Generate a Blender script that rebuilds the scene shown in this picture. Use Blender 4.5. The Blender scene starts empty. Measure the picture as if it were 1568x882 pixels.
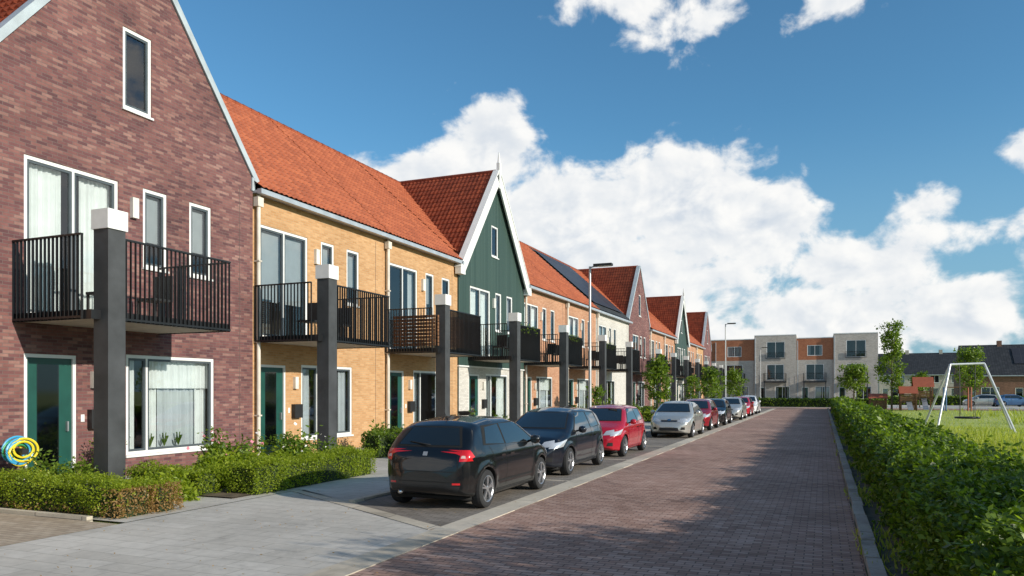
import bpy, bmesh, math, random
import numpy as np
from mathutils import Vector, Matrix
from mathutils.bvhtree import BVHTree
rng=np.random.default_rng(7); random.seed(7)
scene=bpy.context.scene
scene.view_settings.view_transform='Standard'; scene.view_settings.look='None'; scene.view_settings.exposure=0
COL=scene.collection

# ------------------------------------------------------------ node helpers
class NT:
    def __init__(s,nt): s.nt=nt
    def n(s,t,**k):
        nd=s.nt.nodes.new(t)
        for a,b in k.items(): setattr(nd,a,b)
        return nd
    def l(s,a,b): s.nt.links.new(a,b)
    def put(s,inp,v):
        if isinstance(v,bpy.types.NodeSocket): s.l(v,inp)
        else: inp.default_value=v
    def m(s,op,a,b=0.0,c=0.0,clamp=False):
        nd=s.n('ShaderNodeMath',operation=op); nd.use_clamp=clamp
        s.put(nd.inputs[0],a); s.put(nd.inputs[1],b)
        if op in('MULTIPLY_ADD','SMOOTH_MIN','SMOOTH_MAX','WRAP'): s.put(nd.inputs[2],c)
        return nd.outputs[0]
    def vm(s,op,a,b):
        nd=s.n('ShaderNodeVectorMath',operation=op)
        s.put(nd.inputs[0],a); s.put(nd.inputs[1],b)
        return nd.outputs['Value'] if op in('LENGTH','DOT_PRODUCT') else nd.outputs[0]
    def noise(s,vec,scale,detail=4,rough=.55,dist=0):
        nd=s.n('ShaderNodeTexNoise')
        if vec is not None: s.l(vec,nd.inputs['Vector'])
        nd.inputs['Scale'].default_value=scale; nd.inputs['Detail'].default_value=detail
        nd.inputs['Roughness'].default_value=rough; nd.inputs['Distortion'].default_value=dist
        return nd.outputs['Fac']
    def ramp(s,fac,stops,interp='LINEAR'):
        nd=s.n('ShaderNodeValToRGB'); cr=nd.color_ramp; cr.interpolation=interp
        while len(cr.elements)<len(stops): cr.elements.new(.5)
        for e,(p,c) in zip(cr.elements,stops):
            e.position=p; e.color=(c[0],c[1],c[2],1) if hasattr(c,'__len__') else (c,c,c,1)
        s.l(fac,nd.inputs[0]); return nd.outputs[0]
    def mix(s,fac,a,b,blend='MIX'):
        nd=s.n('ShaderNodeMix',data_type='RGBA',blend_type=blend)
        s.put(nd.inputs[0],fac)
        for i,v in((6,a),(7,b)):
            if isinstance(v,bpy.types.NodeSocket): s.l(v,nd.inputs[i])
            else: nd.inputs[i].default_value=(v[0],v[1],v[2],1)
        return nd.outputs[2]
    def smooth(s,v,a,b,o0=0,o1=1):
        nd=s.n('ShaderNodeMapRange',interpolation_type='SMOOTHSTEP')
        s.put(nd.inputs[0],v); nd.inputs[1].default_value=a; nd.inputs[2].default_value=b
        nd.inputs[3].default_value=o0; nd.inputs[4].default_value=o1
        return nd.outputs[0]

def newmat(name):
    m=bpy.data.materials.new(name); m.use_nodes=True
    t=NT(m.node_tree); p=m.node_tree.nodes['Principled BSDF']
    return m,t,p
def bumpit(t,p,h,strength=.3,dist=.01):
    b=t.n('ShaderNodeBump'); b.inputs['Strength'].default_value=strength; b.inputs['Distance'].default_value=dist
    t.l(h,b.inputs['Height']); t.l(b.outputs[0],p.inputs['Normal'])
def simple(name,c,rough=.6,metal=0,var=.15,vs=3,bump=0,coat=0,spec=.5):
    m,t,p=newmat(name)
    tc=t.n('ShaderNodeTexCoord')
    f=t.noise(tc.outputs['Object'],vs,5)
    lo=[x*(1-var) for x in c]; hi=[min(1,x*(1+var)) for x in c]
    t.l(t.ramp(f,[(.3,lo),(.7,hi)]),p.inputs['Base Color'])
    p.inputs['Roughness'].default_value=rough; p.inputs['Metallic'].default_value=metal
    p.inputs['Coat Weight'].default_value=coat; p.inputs['Coat Roughness'].default_value=.03
    p.inputs['Specular IOR Level'].default_value=spec
    if bump: bumpit(t,p,t.noise(tc.outputs['Object'],vs*12,4),bump,.01)
    return m
def brick_mat(name,cols,mortar,bw=.22,bh=.065,ms=.007,rough=.85,bump=.5,dirt=.25,dscale=.6,swap=False,stain=0,mfac=1.0):
    m,t,p=newmat(name)
    tc=t.n('ShaderNodeTexCoord'); uv=tc.outputs['UV']
    if swap:
        mp=t.n('ShaderNodeMapping'); mp.inputs['Rotation'].default_value=(0,0,math.pi/2); t.l(uv,mp.inputs[0]); uv=mp.outputs[0]
    br=t.n('ShaderNodeTexBrick'); br.offset=.5
    t.l(uv,br.inputs['Vector'])
    br.inputs['Scale'].default_value=1; br.inputs['Mortar Size'].default_value=ms; br.inputs['Mortar Smooth'].default_value=.3
    br.inputs['Brick Width'].default_value=bw; br.inputs['Row Height'].default_value=bh
    sp=t.n('ShaderNodeSeparateXYZ'); t.l(uv,sp.inputs[0])
    row=t.m('FLOOR',t.m('DIVIDE',sp.outputs[1],bh))
    par=t.m('ABSOLUTE',t.m('MODULO',row,2.0))
    off=t.m('MULTIPLY',t.m('SUBTRACT',1.0,par),.5)
    col=t.m('FLOOR',t.m('ADD',t.m('DIVIDE',sp.outputs[0],bw),off))
    cb=t.n('ShaderNodeCombineXYZ'); t.l(col,cb.inputs[0]); t.l(row,cb.inputs[1])
    wn=t.n('ShaderNodeTexWhiteNoise',noise_dimensions='2D'); t.l(cb.outputs[0],wn.inputs['Vector'])
    k=len(cols); stops=[(i/max(1,k-1),c) for i,c in enumerate(cols)]
    big=t.noise(uv,dscale,4)
    fac=t.m('ADD',t.m('MULTIPLY',wn.outputs[0],.75),t.m('MULTIPLY',big,.25))
    c=t.ramp(fac,stops)
    c=t.mix(t.m('MULTIPLY',br.outputs['Fac'],mfac),c,mortar)
    fine=t.noise(uv,dscale*14,5,.65)
    d=t.ramp(t.m('ADD',t.m('MULTIPLY',big,.6),t.m('MULTIPLY',fine,.4)),[(.3,1-dirt),(.7,1+dirt*.4)])
    c=t.mix(1.0,c,d,'MULTIPLY')
    if stain:
        s2=t.ramp(t.noise(uv,.9,6,.7,.6),[(.56,1),(.68,1-stain)])
        c=t.mix(1.0,c,s2,'MULTIPLY')
    t.l(c,p.inputs['Base Color']); p.inputs['Roughness'].default_value=rough
    p.inputs['Specular IOR Level'].default_value=.3
    h=t.m('SUBTRACT',t.m('ADD',t.m('MULTIPLY',fine,.4),t.m('MULTIPLY',wn.outputs[0],.25)),br.outputs['Fac'])
    bumpit(t,p,h,bump,.008)
    return m
def tile_mat(name,cols,tw=.21,th=.33):
    m,t,p=newmat(name)
    tc=t.n('ShaderNodeTexCoord'); uv=tc.outputs['UV']
    sp=t.n('ShaderNodeSeparateXYZ'); t.l(uv,sp.inputs[0])
    cb=t.n('ShaderNodeCombineXYZ')
    t.l(t.m('FLOOR',t.m('DIVIDE',sp.outputs[0],tw)),cb.inputs[0]); t.l(t.m('FLOOR',t.m('DIVIDE',sp.outputs[1],th)),cb.inputs[1])
    wn=t.n('ShaderNodeTexWhiteNoise',noise_dimensions='2D'); t.l(cb.outputs[0],wn.inputs['Vector'])
    f=t.m('ADD',t.m('MULTIPLY',wn.outputs[0],.6),t.m('MULTIPLY',t.noise(uv,1.2,5),.4))
    c=t.ramp(f,[(.1,cols[0]),(.5,cols[1]),(.9,cols[2])])
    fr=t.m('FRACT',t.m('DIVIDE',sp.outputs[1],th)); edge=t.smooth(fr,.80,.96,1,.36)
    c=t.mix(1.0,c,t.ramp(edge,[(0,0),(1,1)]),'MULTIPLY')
    t.l(c,p.inputs['Base Color'])
    p.inputs['Roughness'].default_value=.6; p.inputs['Specular IOR Level'].default_value=.3
    return m
def leaf_mat(name,c0,c1,c2,trans=.45):
    m,t,p=newmat(name)
    g=t.n('ShaderNodeNewGeometry')
    tc=t.n('ShaderNodeTexCoord')
    f=t.m('ADD',t.m('MULTIPLY',g.outputs['Random Per Island'],.6),t.m('MULTIPLY',t.noise(tc.outputs['Object'],1.3,3),.4))
    c=t.ramp(f,[(.15,c0),(.5,c1),(.85,c2)])
    t.l(c,p.inputs['Base Color']); p.inputs['Roughness'].default_value=.45; p.inputs['Specular IOR Level'].default_value=.4
    tr=t.n('ShaderNodeBsdfTranslucent'); t.l(t.mix(1.0,c,(1.5,1.5,.5),'MULTIPLY'),tr.inputs[0])
    mx=t.n('ShaderNodeMixShader'); mx.inputs[0].default_value=trans
    t.l(p.outputs[0],mx.inputs[1]); t.l(tr.outputs[0],mx.inputs[2])
    t.l(mx.outputs[0],m.node_tree.nodes['Material Output'].inputs[0])
    return m
def glass_mat(name,tint=(.8,.85,.86),refl=1.5):
    m,t,p=newmat(name)
    tr=t.n('ShaderNodeBsdfTransparent'); tr.inputs[0].default_value=(*tint,1)
    gl=t.n('ShaderNodeBsdfGlossy'); gl.inputs['Roughness'].default_value=.01; gl.inputs[0].default_value=(.95,.97,1,1)
    fr=t.n('ShaderNodeFresnel'); fr.inputs[0].default_value=refl
    mx=t.n('ShaderNodeMixShader'); t.l(t.m('MULTIPLY_ADD',fr.outputs[0],1.2,.05,clamp=True),mx.inputs[0])
    t.l(tr.outputs[0],mx.inputs[1]); t.l(gl.outputs[0],mx.inputs[2])
    t.l(mx.outputs[0],m.node_tree.nodes['Material Output'].inputs[0])
    return m

M={}
M['brown']=brick_mat('brown_brick',[(.09,.042,.048),(.17,.072,.072),(.225,.098,.088),(.35,.205,.17)],(.17,.125,.115),ms=.006,dirt=.38)
M['yellow']=brick_mat('yellow_brick',[(.45,.235,.10),(.54,.30,.14),(.61,.365,.185)],(.48,.345,.205),dirt=.18)
M['orange']=brick_mat('peach_brick',[(.39,.17,.095),(.48,.235,.135),(.56,.305,.19)],(.45,.32,.22),dirt=.18)
M['white']=brick_mat('white_brick',[(.50,.47,.43),(.60,.57,.52),(.68,.65,.60)],(.45,.43,.40),dirt=.14)
M['grey']=brick_mat('pale_grey_brick',[(.39,.35,.30),(.49,.445,.395),(.57,.525,.47)],(.42,.39,.36),dirt=.15)
M['road']=brick_mat('road_clinker_pavers',[(.29,.165,.125),(.39,.24,.185),(.46,.295,.235),(.54,.375,.305)],(.18,.12,.095),bw=.20,bh=.10,ms=.008,dirt=.40,dscale=.35,bump=.9,stain=.3)
M['bay']=brick_mat('parking_bay_pavers',[(.19,.165,.14),(.25,.22,.19),(.30,.265,.235)],(.11,.10,.085),bw=.21,bh=.105,ms=.007,dirt=.3,dscale=.4,stain=.3)
M['garden_pave']=brick_mat('garden_pavers',[(.36,.285,.21),(.46,.37,.275),(.53,.44,.34)],(.22,.18,.14),bw=.21,bh=.105,ms=.006,dirt=.3)
M['slab']=brick_mat('concrete_slabs',[(.52,.485,.43),(.56,.525,.47),(.60,.565,.51)],(.34,.315,.275),bw=.6,bh=.3,ms=.006,dirt=.32,dscale=.5,bump=.3,stain=.2)
M['kerb']=brick_mat('concrete_kerb',[(.50,.44,.35),(.58,.51,.41),(.62,.55,.45)],(.25,.22,.19),bw=3,bh=1.0,ms=.012,dirt=.3,swap=True,bump=.2,stain=.25)
M['kerb2']=brick_mat('weathered_shaded_kerb',[(.30,.275,.24),(.39,.36,.31),(.46,.42,.37)],(.1,.09,.07),bw=3,bh=1.0,ms=.014,dirt=.45,dscale=1.2,swap=True,bump=.4,stain=.5)  # mossy weathering, with the shade of the verge also darkened into the colour
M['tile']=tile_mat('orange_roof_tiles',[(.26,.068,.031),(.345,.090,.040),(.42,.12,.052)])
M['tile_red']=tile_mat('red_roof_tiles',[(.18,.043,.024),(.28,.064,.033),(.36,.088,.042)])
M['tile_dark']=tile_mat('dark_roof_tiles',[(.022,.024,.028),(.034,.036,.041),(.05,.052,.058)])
M['frame']=simple('white_frame_paint',(.76,.76,.74),.4,var=.05)
M['cap']=simple('white_cap',(.78,.78,.76),.5,var=.07)
M['sash']=simple('anthracite_sash',(.07,.085,.095),.4)
M['post']=simple('dark_grey_post',(.045,.048,.051),.7,var=.35,vs=2,bump=.25)
M['bars']=simple('black_steel',(.014,.015,.017),.4,var=.2,metal=.2)
M['soffit']=simple('balcony_concrete',(.46,.41,.33),.8)
M['door']=simple('green_door_paint',(.012,.07,.055),.35)
M['dglass']=simple('dark_door_glass',(.01,.012,.013),.05,spec=.8)
M['room']=simple('room_interior',(.13,.115,.10),.9)
M['curtain']=simple('curtain_cloth',(.76,.76,.74),.9,var=.08)
M['blind']=simple('blind_cloth',(.5,.52,.54),.9,var=.06)
M['pipe']=simple('cream_downpipe',(.62,.56,.48),.5)
M['gutter']=simple('zinc_gutter',(.42,.46,.5),.4,metal=.3)
M['coping']=simple('grey_coping',(.40,.45,.48),.4)
M['lampw']=simple('wall_lamp_plastic',(.72,.70,.64),.4)
M['black']=simple('black_plastic',(.015,.015,.016),.55)
M['wood']=simple('brown_wood',(.18,.085,.04),.7,var=.4,vs=6)
M['steel']=simple('galvanised_steel',(.42,.43,.44),.45,metal=.6)
M['lsteel']=simple('pale_swing_steel',(.6,.62,.64),.4,metal=.2)
M['soil']=simple('soil',(.13,.095,.06),.95,var=.45,vs=4,bump=.8)
M['bark']=simple('bark',(.14,.11,.075),.9,var=.3,vs=8,bump=.6)
M['glass']=glass_mat('window_glass')
M['redplay']=simple('red_play_paint',(.34,.09,.045),.6)
M['blueplay']=simple('blue_play_paint',(.05,.14,.3),.5)
M['leaf']=leaf_mat('hedge_leaves',(.035,.07,.010),(.11,.185,.018),(.26,.36,.045),.45)
M['boxleaf']=leaf_mat('box_leaves',(.12,.18,.014),(.25,.33,.022),(.38,.44,.045),.5)
M['dryleaf']=leaf_mat('dry_leaves',(.2,.14,.05),(.36,.22,.09),(.48,.3,.14))
M['treeleaf']=leaf_mat('tree_leaves',(.06,.11,.012),(.13,.21,.022),(.24,.33,.04))
M['grassb']=leaf_mat('grass_blades',(.22,.28,.035),(.34,.40,.06),(.52,.50,.17),.45)
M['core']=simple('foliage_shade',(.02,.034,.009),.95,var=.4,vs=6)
M['petal']=simple('pink_petals',(.65,.22,.28),.6)
M['petalw']=simple('white_petals',(.78,.76,.74),.6)
def clad():
    m,t,p=newmat('green_timber_cladding')
    tc=t.n('ShaderNodeTexCoord'); sp=t.n('ShaderNodeSeparateXYZ'); t.l(tc.outputs['UV'],sp.inputs[0])
    fr=t.m('FRACT',t.m('DIVIDE',sp.outputs[0],.17))
    gr=t.m('LESS_THAN',fr,.12)
    wn=t.n('ShaderNodeTexWhiteNoise',noise_dimensions='1D'); t.l(t.m('FLOOR',t.m('DIVIDE',sp.outputs[0],.17)),wn.inputs['W'])
    c=t.ramp(wn.outputs[0],[(0,(.028,.060,.050)),(1,(.044,.083,.069))])
    t.l(t.mix(gr,c,(.008,.022,.019)),p.inputs['Base Color']); p.inputs['Roughness'].default_value=.6
    bumpit(t,p,t.m('SUBTRACT',1.0,gr),.6,.02)
    return m
M['clad']=clad()
def solar():
    m,t,p=newmat('solar_panels')
    tc=t.n('ShaderNodeTexCoord'); 
    br=t.n('ShaderNodeTexBrick'); br.offset=0; t.l(tc.outputs['UV'],br.inputs['Vector'])
    br.inputs['Scale'].default_value=1; br.inputs['Brick Width'].default_value=1.0; br.inputs['Row Height'].default_value=1.65
    br.inputs['Mortar Size'].default_value=.015
    br.inputs['Color1'].default_value=(.03,.032,.042,1); br.inputs['Color2'].default_value=(.04,.042,.054,1); br.inputs['Mortar'].default_value=(.07,.075,.08,1)
    t.l(br.outputs[0],p.inputs['Base Color']); p.inputs['Roughness'].default_value=.45; p.inputs['Specular IOR Level'].default_value=.3
    return m
M['solar']=solar()
def groundmat():
    m,t,p=newmat('meadow_ground')
    tc=t.n('ShaderNodeTexCoord'); uv=tc.outputs['UV']
    a=t.noise(uv,.25,5); b=t.noise(uv,6,6,.7)
    f=t.m('ADD',t.m('MULTIPLY',a,.5),t.m('MULTIPLY',b,.5))
    t.l(t.ramp(f,[(.3,(.22,.27,.045)),(.5,(.34,.41,.08)),(.7,(.52,.52,.19))]),p.inputs['Base Color'])
    p.inputs['Roughness'].default_value=.95; bumpit(t,p,b,.8,.05)
    return m
M['meadow']=groundmat()

# ------------------------------------------------------------ mesh builder
class MB:
    def __init__(s): s.v=[];s.f=[];s.m=[];s.uv=[];s.mats=[]
    def mi(s,mat):
        if isinstance(mat,str): mat=M[mat]
        if mat not in s.mats: s.mats.append(mat)
        return s.mats.index(mat)
    def poly(s,pts,mat,uvs=None):
        b=len(s.v); s.v+= [tuple(p) for p in pts]; s.f.append(tuple(range(b,b+len(pts)))); s.m.append(s.mi(mat))
        if uvs is None:
            a=Vector(pts[0]);n=(Vector(pts[1])-a).cross(Vector(pts[2])-a)
            ax,ay,az=abs(n.x),abs(n.y),abs(n.z)
            if az>=ax and az>=ay: uvs=[(p[0],p[1]) for p in pts]
            elif ax>=ay: uvs=[(p[1],p[2]) for p in pts]
            else: uvs=[(p[0],p[2]) for p in pts]
        s.uv+=uvs
    def box(s,x0,x1,y0,y1,z0,z1,mat):
        c=[(x0,y0,z0),(x1,y0,z0),(x1,y1,z0),(x0,y1,z0),(x0,y0,z1),(x1,y0,z1),(x1,y1,z1),(x0,y1,z1)]
        for q in((3,2,1,0),(4,5,6,7),(0,1,5,4),(1,2,6,5),(2,3,7,6),(3,0,4,7)): s.poly([c[i] for i in q],mat)
    def beam(s,p0,p1,w,h,mat,side=(1,0,0)):
        p0=Vector(p0);p1=Vector(p1);d=(p1-p0).normalized();sd=Vector(side);sd=(sd-d*sd.dot(d)).normalized();u=d.cross(sd)
        c=[]
        for p in(p0,p1):
            for a,b in((-1,-1),(1,-1),(1,1),(-1,1)): c.append(p+sd*(a*w/2)+u*(b*h/2))
        for q in((3,2,1,0),(4,5,6,7),(0,1,5,4),(1,2,6,5),(2,3,7,6),(3,0,4,7)): s.poly([c[i] for i in q],mat)
    def tube(s,pts,rad,mat,n=8,cap=True):
        pts=[Vector(p) for p in pts]; rings=[]
        up=Vector((0,0,1))
        for i,p in enumerate(pts):
            d=(pts[min(i+1,len(pts)-1)]-pts[max(i-1,0)]).normalized()
            a=d.cross(up) 
            if a.length<.1: a=d.cross(Vector((1,0,0)))
            a.normalize(); b=d.cross(a)
            r=rad[i] if hasattr(rad,'__len__') else rad
            rings.append([p+(a*math.cos(2*math.pi*k/n)+b*math.sin(2*math.pi*k/n))*r for k in range(n)])
        for i in range(len(rings)-1):
            for k in range(n):
                k2=(k+1)%n
                s.poly([rings[i][k],rings[i][k2],rings[i+1][k2],rings[i+1][k]],mat)
        if cap: s.poly(rings[-1],mat); s.poly(rings[0][::-1],mat)
    def lathe(s,c,prof,mat,n=24,axis='y'):
        rs=[]
        for (a,r) in prof:
            ring=[]
            for k in range(n):
                t=2*math.pi*k/n
                if axis=='y': ring.append((c[0]+r*math.cos(t),c[1]+a,c[2]+r*math.sin(t)))
                else: ring.append((c[0]+r*math.cos(t),c[1]+r*math.sin(t),c[2]+a))
            rs.append(ring)
        for i in range(len(rs)-1):
            for k in range(n):
                k2=(k+1)%n; s.poly([rs[i][k],rs[i][k2],rs[i+1][k2],rs[i+1][k]],mat)
    def obj(s,name,parent=None,loc=(0,0,0),smooth=False,bevel=0,weld=False):
        me=bpy.data.meshes.new(name); me.from_pydata(s.v,[],s.f)
        for m in s.mats: me.materials.append(m)
        me.polygons.foreach_set('material_index',s.m)
        uvl=me.uv_layers.new(name='UVMap'); uvl.data.foreach_set('uv',np.array(s.uv,dtype=np.float32).ravel())
        if weld:
            bm=bmesh.new(); bm.from_mesh(me); bmesh.ops.remove_doubles(bm,verts=bm.verts,dist=1e-4); bm.to_mesh(me); bm.free()
        if smooth: me.polygons.foreach_set('use_smooth',[True]*len(me.polygons))
        me.update()
        o=bpy.data.objects.new(name,me); COL.objects.link(o); o.location=loc
        if parent: o.parent=parent
        if bevel:
            bv=o.modifiers.new('b','BEVEL'); bv.width=bevel; bv.segments=2; bv.limit_method='ANGLE'
        return o
def empty(name,loc=(0,0,0),rz=0):
    e=bpy.data.objects.new(name,None); e.location=loc; e.rotation_euler=(0,0,rz); e.empty_display_size=.3; COL.objects.link(e); return e
def np_mesh(name,V,F,mat,parent=None,UV=None,smooth=False,loc=(0,0,0)):
    me=bpy.data.meshes.new(name); nf=len(F)
    me.vertices.add(len(V)); me.vertices.foreach_set('co',V.astype(np.float32).ravel())
    me.loops.add(nf*4); me.loops.foreach_set('vertex_index',F.astype(np.int32).ravel())
    me.polygons.add(nf); me.polygons.foreach_set('loop_start',np.arange(nf,dtype=np.int32)*4)
    me.update(calc_edges=True)
    if UV is not None:
        l=me.uv_layers.new(name='UVMap'); l.data.foreach_set('uv',UV[F.ravel()].astype(np.float32).ravel())
    if smooth: me.polygons.foreach_set('use_smooth',np.ones(nf,dtype=bool))
    me.materials.append(M[mat] if isinstance(mat,str) else mat)
    me.validate(); o=bpy.data.objects.new(name,me); COL.objects.link(o); o.location=loc
    if parent: o.parent=parent
    return o
def leaves(name,C,size,mat,parent=None,flat=0.0,aspect=.5):
    n=len(C); nr=rng.normal(size=(n,3)); nr[:,2]=np.abs(nr[:,2])+flat; nr[:,0]+=flat*.45; nr/=np.linalg.norm(nr,axis=1)[:,None]
    r=rng.normal(size=(n,3)); a=np.cross(nr,r); a/=np.linalg.norm(a,axis=1)[:,None]; b=np.cross(nr,a)
    s=(size*rng.uniform(.6,1.3,n))[:,None] 
    V=np.empty((n,4,3)); V[:,0]=C-a*s; V[:,1]=C+b*s*aspect; V[:,2]=C+a*s; V[:,3]=C-b*s*aspect
    return np_mesh(name,V.reshape(-1,3),np.arange(n*4).reshape(n,4),mat,parent)

def tiled(name,P0,U,V,mat,parent,per=5,tw=.21,th=.33,amp=1.0):
    P0=np.array(P0,float);U=np.array(U,float);V=np.array(V,float)
    lu=np.linalg.norm(U);lv=np.linalg.norm(V);u=U/lu;v=V/lv;n=np.cross(u,v)
    if n[2]<0:n=-n
    nc=int(lu/tw*per)+1; us=np.linspace(0,lu,nc+1)
    rows=int(math.ceil(lv/th)); vs=[];hs=[]
    for j in range(rows):
        vs+= [j*th+.001,min((j+1)*th,lv)]; hs+=[.06*amp,.008*amp]
    vs=np.array(vs);hs=np.array(hs)
    wave=(.5+.5*np.cos(2*np.pi*us/tw))**1.3*.034*amp
    G=P0+us[None,:,None]*u+vs[:,None,None]*v+(hs[:,None]+wave[None,:])[:,:,None]*n
    m,k=G.shape[:2]; idx=np.arange(m*k).reshape(m,k)
    F=np.stack([idx[:-1,:-1],idx[:-1,1:],idx[1:,1:],idx[1:,:-1]],-1).reshape(-1,4)
    UV=np.stack([np.broadcast_to(us[None,:],(m,k)),np.broadcast_to(vs[:,None],(m,k))],-1).reshape(-1,2)
    return np_mesh(name,G.reshape(-1,3),F,mat,parent,UV)

# ------------------------------------------------------------ house parts (facade faces local +x)
def wall(mb,y0,y1,z0,z1,holes,mat,x=0,rd=.1):
    ys=sorted({y0,y1,*[min(max(h[i],y0),y1) for h in holes for i in(0,1)]}); zs=sorted({z0,z1,*[h[i] for h in holes for i in(2,3) if z0<h[i]<z1]})
    for a,b in zip(ys,ys[1:]):
        for c,d in zip(zs,zs[1:]):
            my,mz=(a+b)/2,(c+d)/2
            if any(h[0]<my<h[1] and h[2]<mz<h[3] for h in holes): continue
            mb.poly([(x,a,c),(x,b,c),(x,b,d),(x,a,d)],mat)
def reveal(mb,h,mat,x,rd=.12):
    y0,y1,z0,z1=h
    mb.poly([(x,y0,z0),(x-rd,y0,z0),(x-rd,y0,z1),(x,y0,z1)],mat)
    mb.poly([(x-rd,y1,z0),(x,y1,z0),(x,y1,z1),(x-rd,y1,z1)],mat)
    mb.poly([(x-rd,y0,z1),(x-rd,y1,z1),(x,y1,z1),(x,y0,z1)],mat)
    mb.poly([(x,y0,z0),(x,y1,z0),(x-rd,y1,z0),(x-rd,y0,z0)],mat)
def window(mb,gl,h,x=0,splits=(),fw=.075,curtain=0,sill=True,room=True):
    y0,y1,z0,z1=h
    X0,X1=x-.085,x-.02
    mb.box(X0,X1,y0,y0+fw,z0,z1,'frame'); mb.box(X0,X1,y1-fw,y1,z0,z1,'frame')
    mb.box(X0,X1,y0+fw,y1-fw,z1-fw,z1,'frame'); mb.box(X0,X1,y0+fw,y1-fw,z0,z0+fw,'frame')
    if sill: mb.box(x-.05,x+.05,y0-.03,y1+.03,z0-.05,z0-.003,'frame')
    ys=[y0+fw]+[y0+(y1-y0)*s for s in splits]+[y1-fw]
    for i,(a,b) in enumerate(zip(ys,ys[1:])):
        if i: mb.box(X0,X1-.002,a-.025,a+.025,z0+fw,z1-fw,'frame'); a+=.025
        if i<len(ys)-2: b-=.025
        s=.05; c,d=z0+fw,z1-fw
        mb.box(x-.09,x-.035,a,a+s,c,d,'sash'); mb.box(x-.09,x-.035,b-s,b,c,d,'sash')
        mb.box(x-.09,x-.035,a+s,b-s,c,c+s,'sash'); mb.box(x-.09,x-.035,a+s,b-s,d-s,d,'sash')
        gl.poly([(x-.065,a+s,c+s),(x-.065,b-s,c+s),(x-.065,b-s,d-s),(x-.065,a+s,d-s)],'glass')
    if room:
        r=1.3; w=x-.13
        mb.poly([(w-r,y0,z0),(w-r,y1,z0),(w-r,y1,z1),(w-r,y0,z1)],'room')
        mb.poly([(w,y0,z0),(w-r,y0,z0),(w-r,y0,z1),(w,y0,z1)],'room'); mb.poly([(w,y1,z0),(w-r,y1,z0),(w-r,y1,z1),(w,y1,z1)],'room')
        mb.poly([(w,y0,z0),(w,y1,z0),(w-r,y1,z0),(w-r,y0,z0)],'room'); mb.poly([(w,y0,z1),(w,y1,z1),(w-r,y1,z1),(w-r,y0,z1)],'room')
    def cur(a,b,c,d,xx,mat='curtain'):
        n=max(4,int((b-a)/.03)); 
        pts=[(xx+.022*math.sin(k*1.9+math.sin(k*.31))+.015*math.sin(k*.7+1),a+(b-a)*k/n) for k in range(n+1)]
        for (p,q),(p2,q2) in zip(pts,pts[1:]): mb.poly([(p,q,c),(p2,q2,c),(p2,q2,d),(p,q,d)],mat)
    W=y1-y0
    if curtain==1: cur(y0+.05,y0+W*.42,z0+.03,z1-.05,x-.2); cur(y0+W*.62,y1-.03,z0+.03,z1-.05,x-.2)
    if curtain==2: cur(y0+.03,y1-.03,z0+.03,z1-.05,x-.22)
    if curtain==3:
        cur(y0+.25*W,y1-.03,z1-.75,z1-.05,x-.19); cur(y0+W*.02,y0+W*.17,z0,z1-.05,x-.24)
        cur(y0+W*.27,y0+W*.42,z0+.05,z1-.05,x-.28); cur(y0+W*.42,y1-.35,z0+.05,z1-.5,x-.30,'blind'); cur(y1-.4,y1-.03,z0+.05,z1-.05,x-.26)
        for k in range(3):
            yy=y0+W*(.3+.16*k); mb.lathe((x-.16,yy,z0+.01),[(0,.04),(.12,.06)],'frame',10,'z')
            for q in range(7): mb.tube([(x-.16,yy,z0+.12),(x-.16+.03*math.sin(q*2.1),yy+.09*math.sin(q*1.7),z0+.3+.07*(q%3))],[.006,.016],'treeleaf',4)
    if curtain==4:
        k=z1-.1
        while k>z0+(z1-z0)*.35: mb.poly([(x-.16,y0+.03,k),(x-.16,y1-.03,k),(x-.19,y1-.03,k-.055),(x-.19,y0+.03,k-.055)],'blind'); k-=.06
    if curtain==5: cur(y0+.03,y0+W*.22,z0+.03,z1-.05,x-.2,'blind'); cur(y0+W*.8,y1-.03,z0+.03,z1-.05,x-.2,'blind')
def door(mb,h,x=0):
    y0,y1,z0,z1=h; fw=.07
    mb.box(x-.09,x-.01,y0,y0+fw,z0,z1,'frame'); mb.box(x-.09,x-.01,y1-fw,y1,z0,z1,'frame'); mb.box(x-.09,x-.01,y0+fw,y1-fw,z1-fw,z1,'frame')
    mb.box(x-.1,x-.05,y0+fw+.002,y1-fw-.002,z0,z1-fw-.003,'door')
    yc=(y0+y1)/2
    mb.box(x-.05,x-.044,yc-.26,yc+.2,z0+.25,z1-.2,'dglass')
    mb.box(x-.048,x+.01,y1-fw-.13,y1-fw-.1,z0+.95,z0+1.15,'steel')
    mb.box(x-.04,x+.1,y0,y1,z0-.1,z0-.003,'soffit')

def bars_y(mb,x,y0,y1,z0,z1):
    n=int((y1-y0)/.105)
    for i in range(n+1):
        y=y0+(y1-y0)*i/n; mb.box(x-.022,x+.022,y-.007,y+.007,z0,z1-.03,'bars')
    mb.box(x-.03,x+.03,y0-.02,y1+.02,z1-.035,z1,'bars'); mb.box(x-.024,x+.024,y0-.02,y1+.02,z0+.02,z0+.06,'bars')
def bars_x(mb,y,x0,x1,z0,z1):
    n=int((x1-x0)/.105)
    for i in range(n+1):
        x=x0+(x1-x0)*i/n; mb.box(x-.007,x+.007,y-.022,y+.022,z0,z1-.03,'bars')
    mb.box(x0,x1,y-.03,y+.03,z1-.034,z1-.001,'bars'); mb.box(x0,x1,y-.024,y+.024,z0+.021,z0+.061,'bars')

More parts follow.
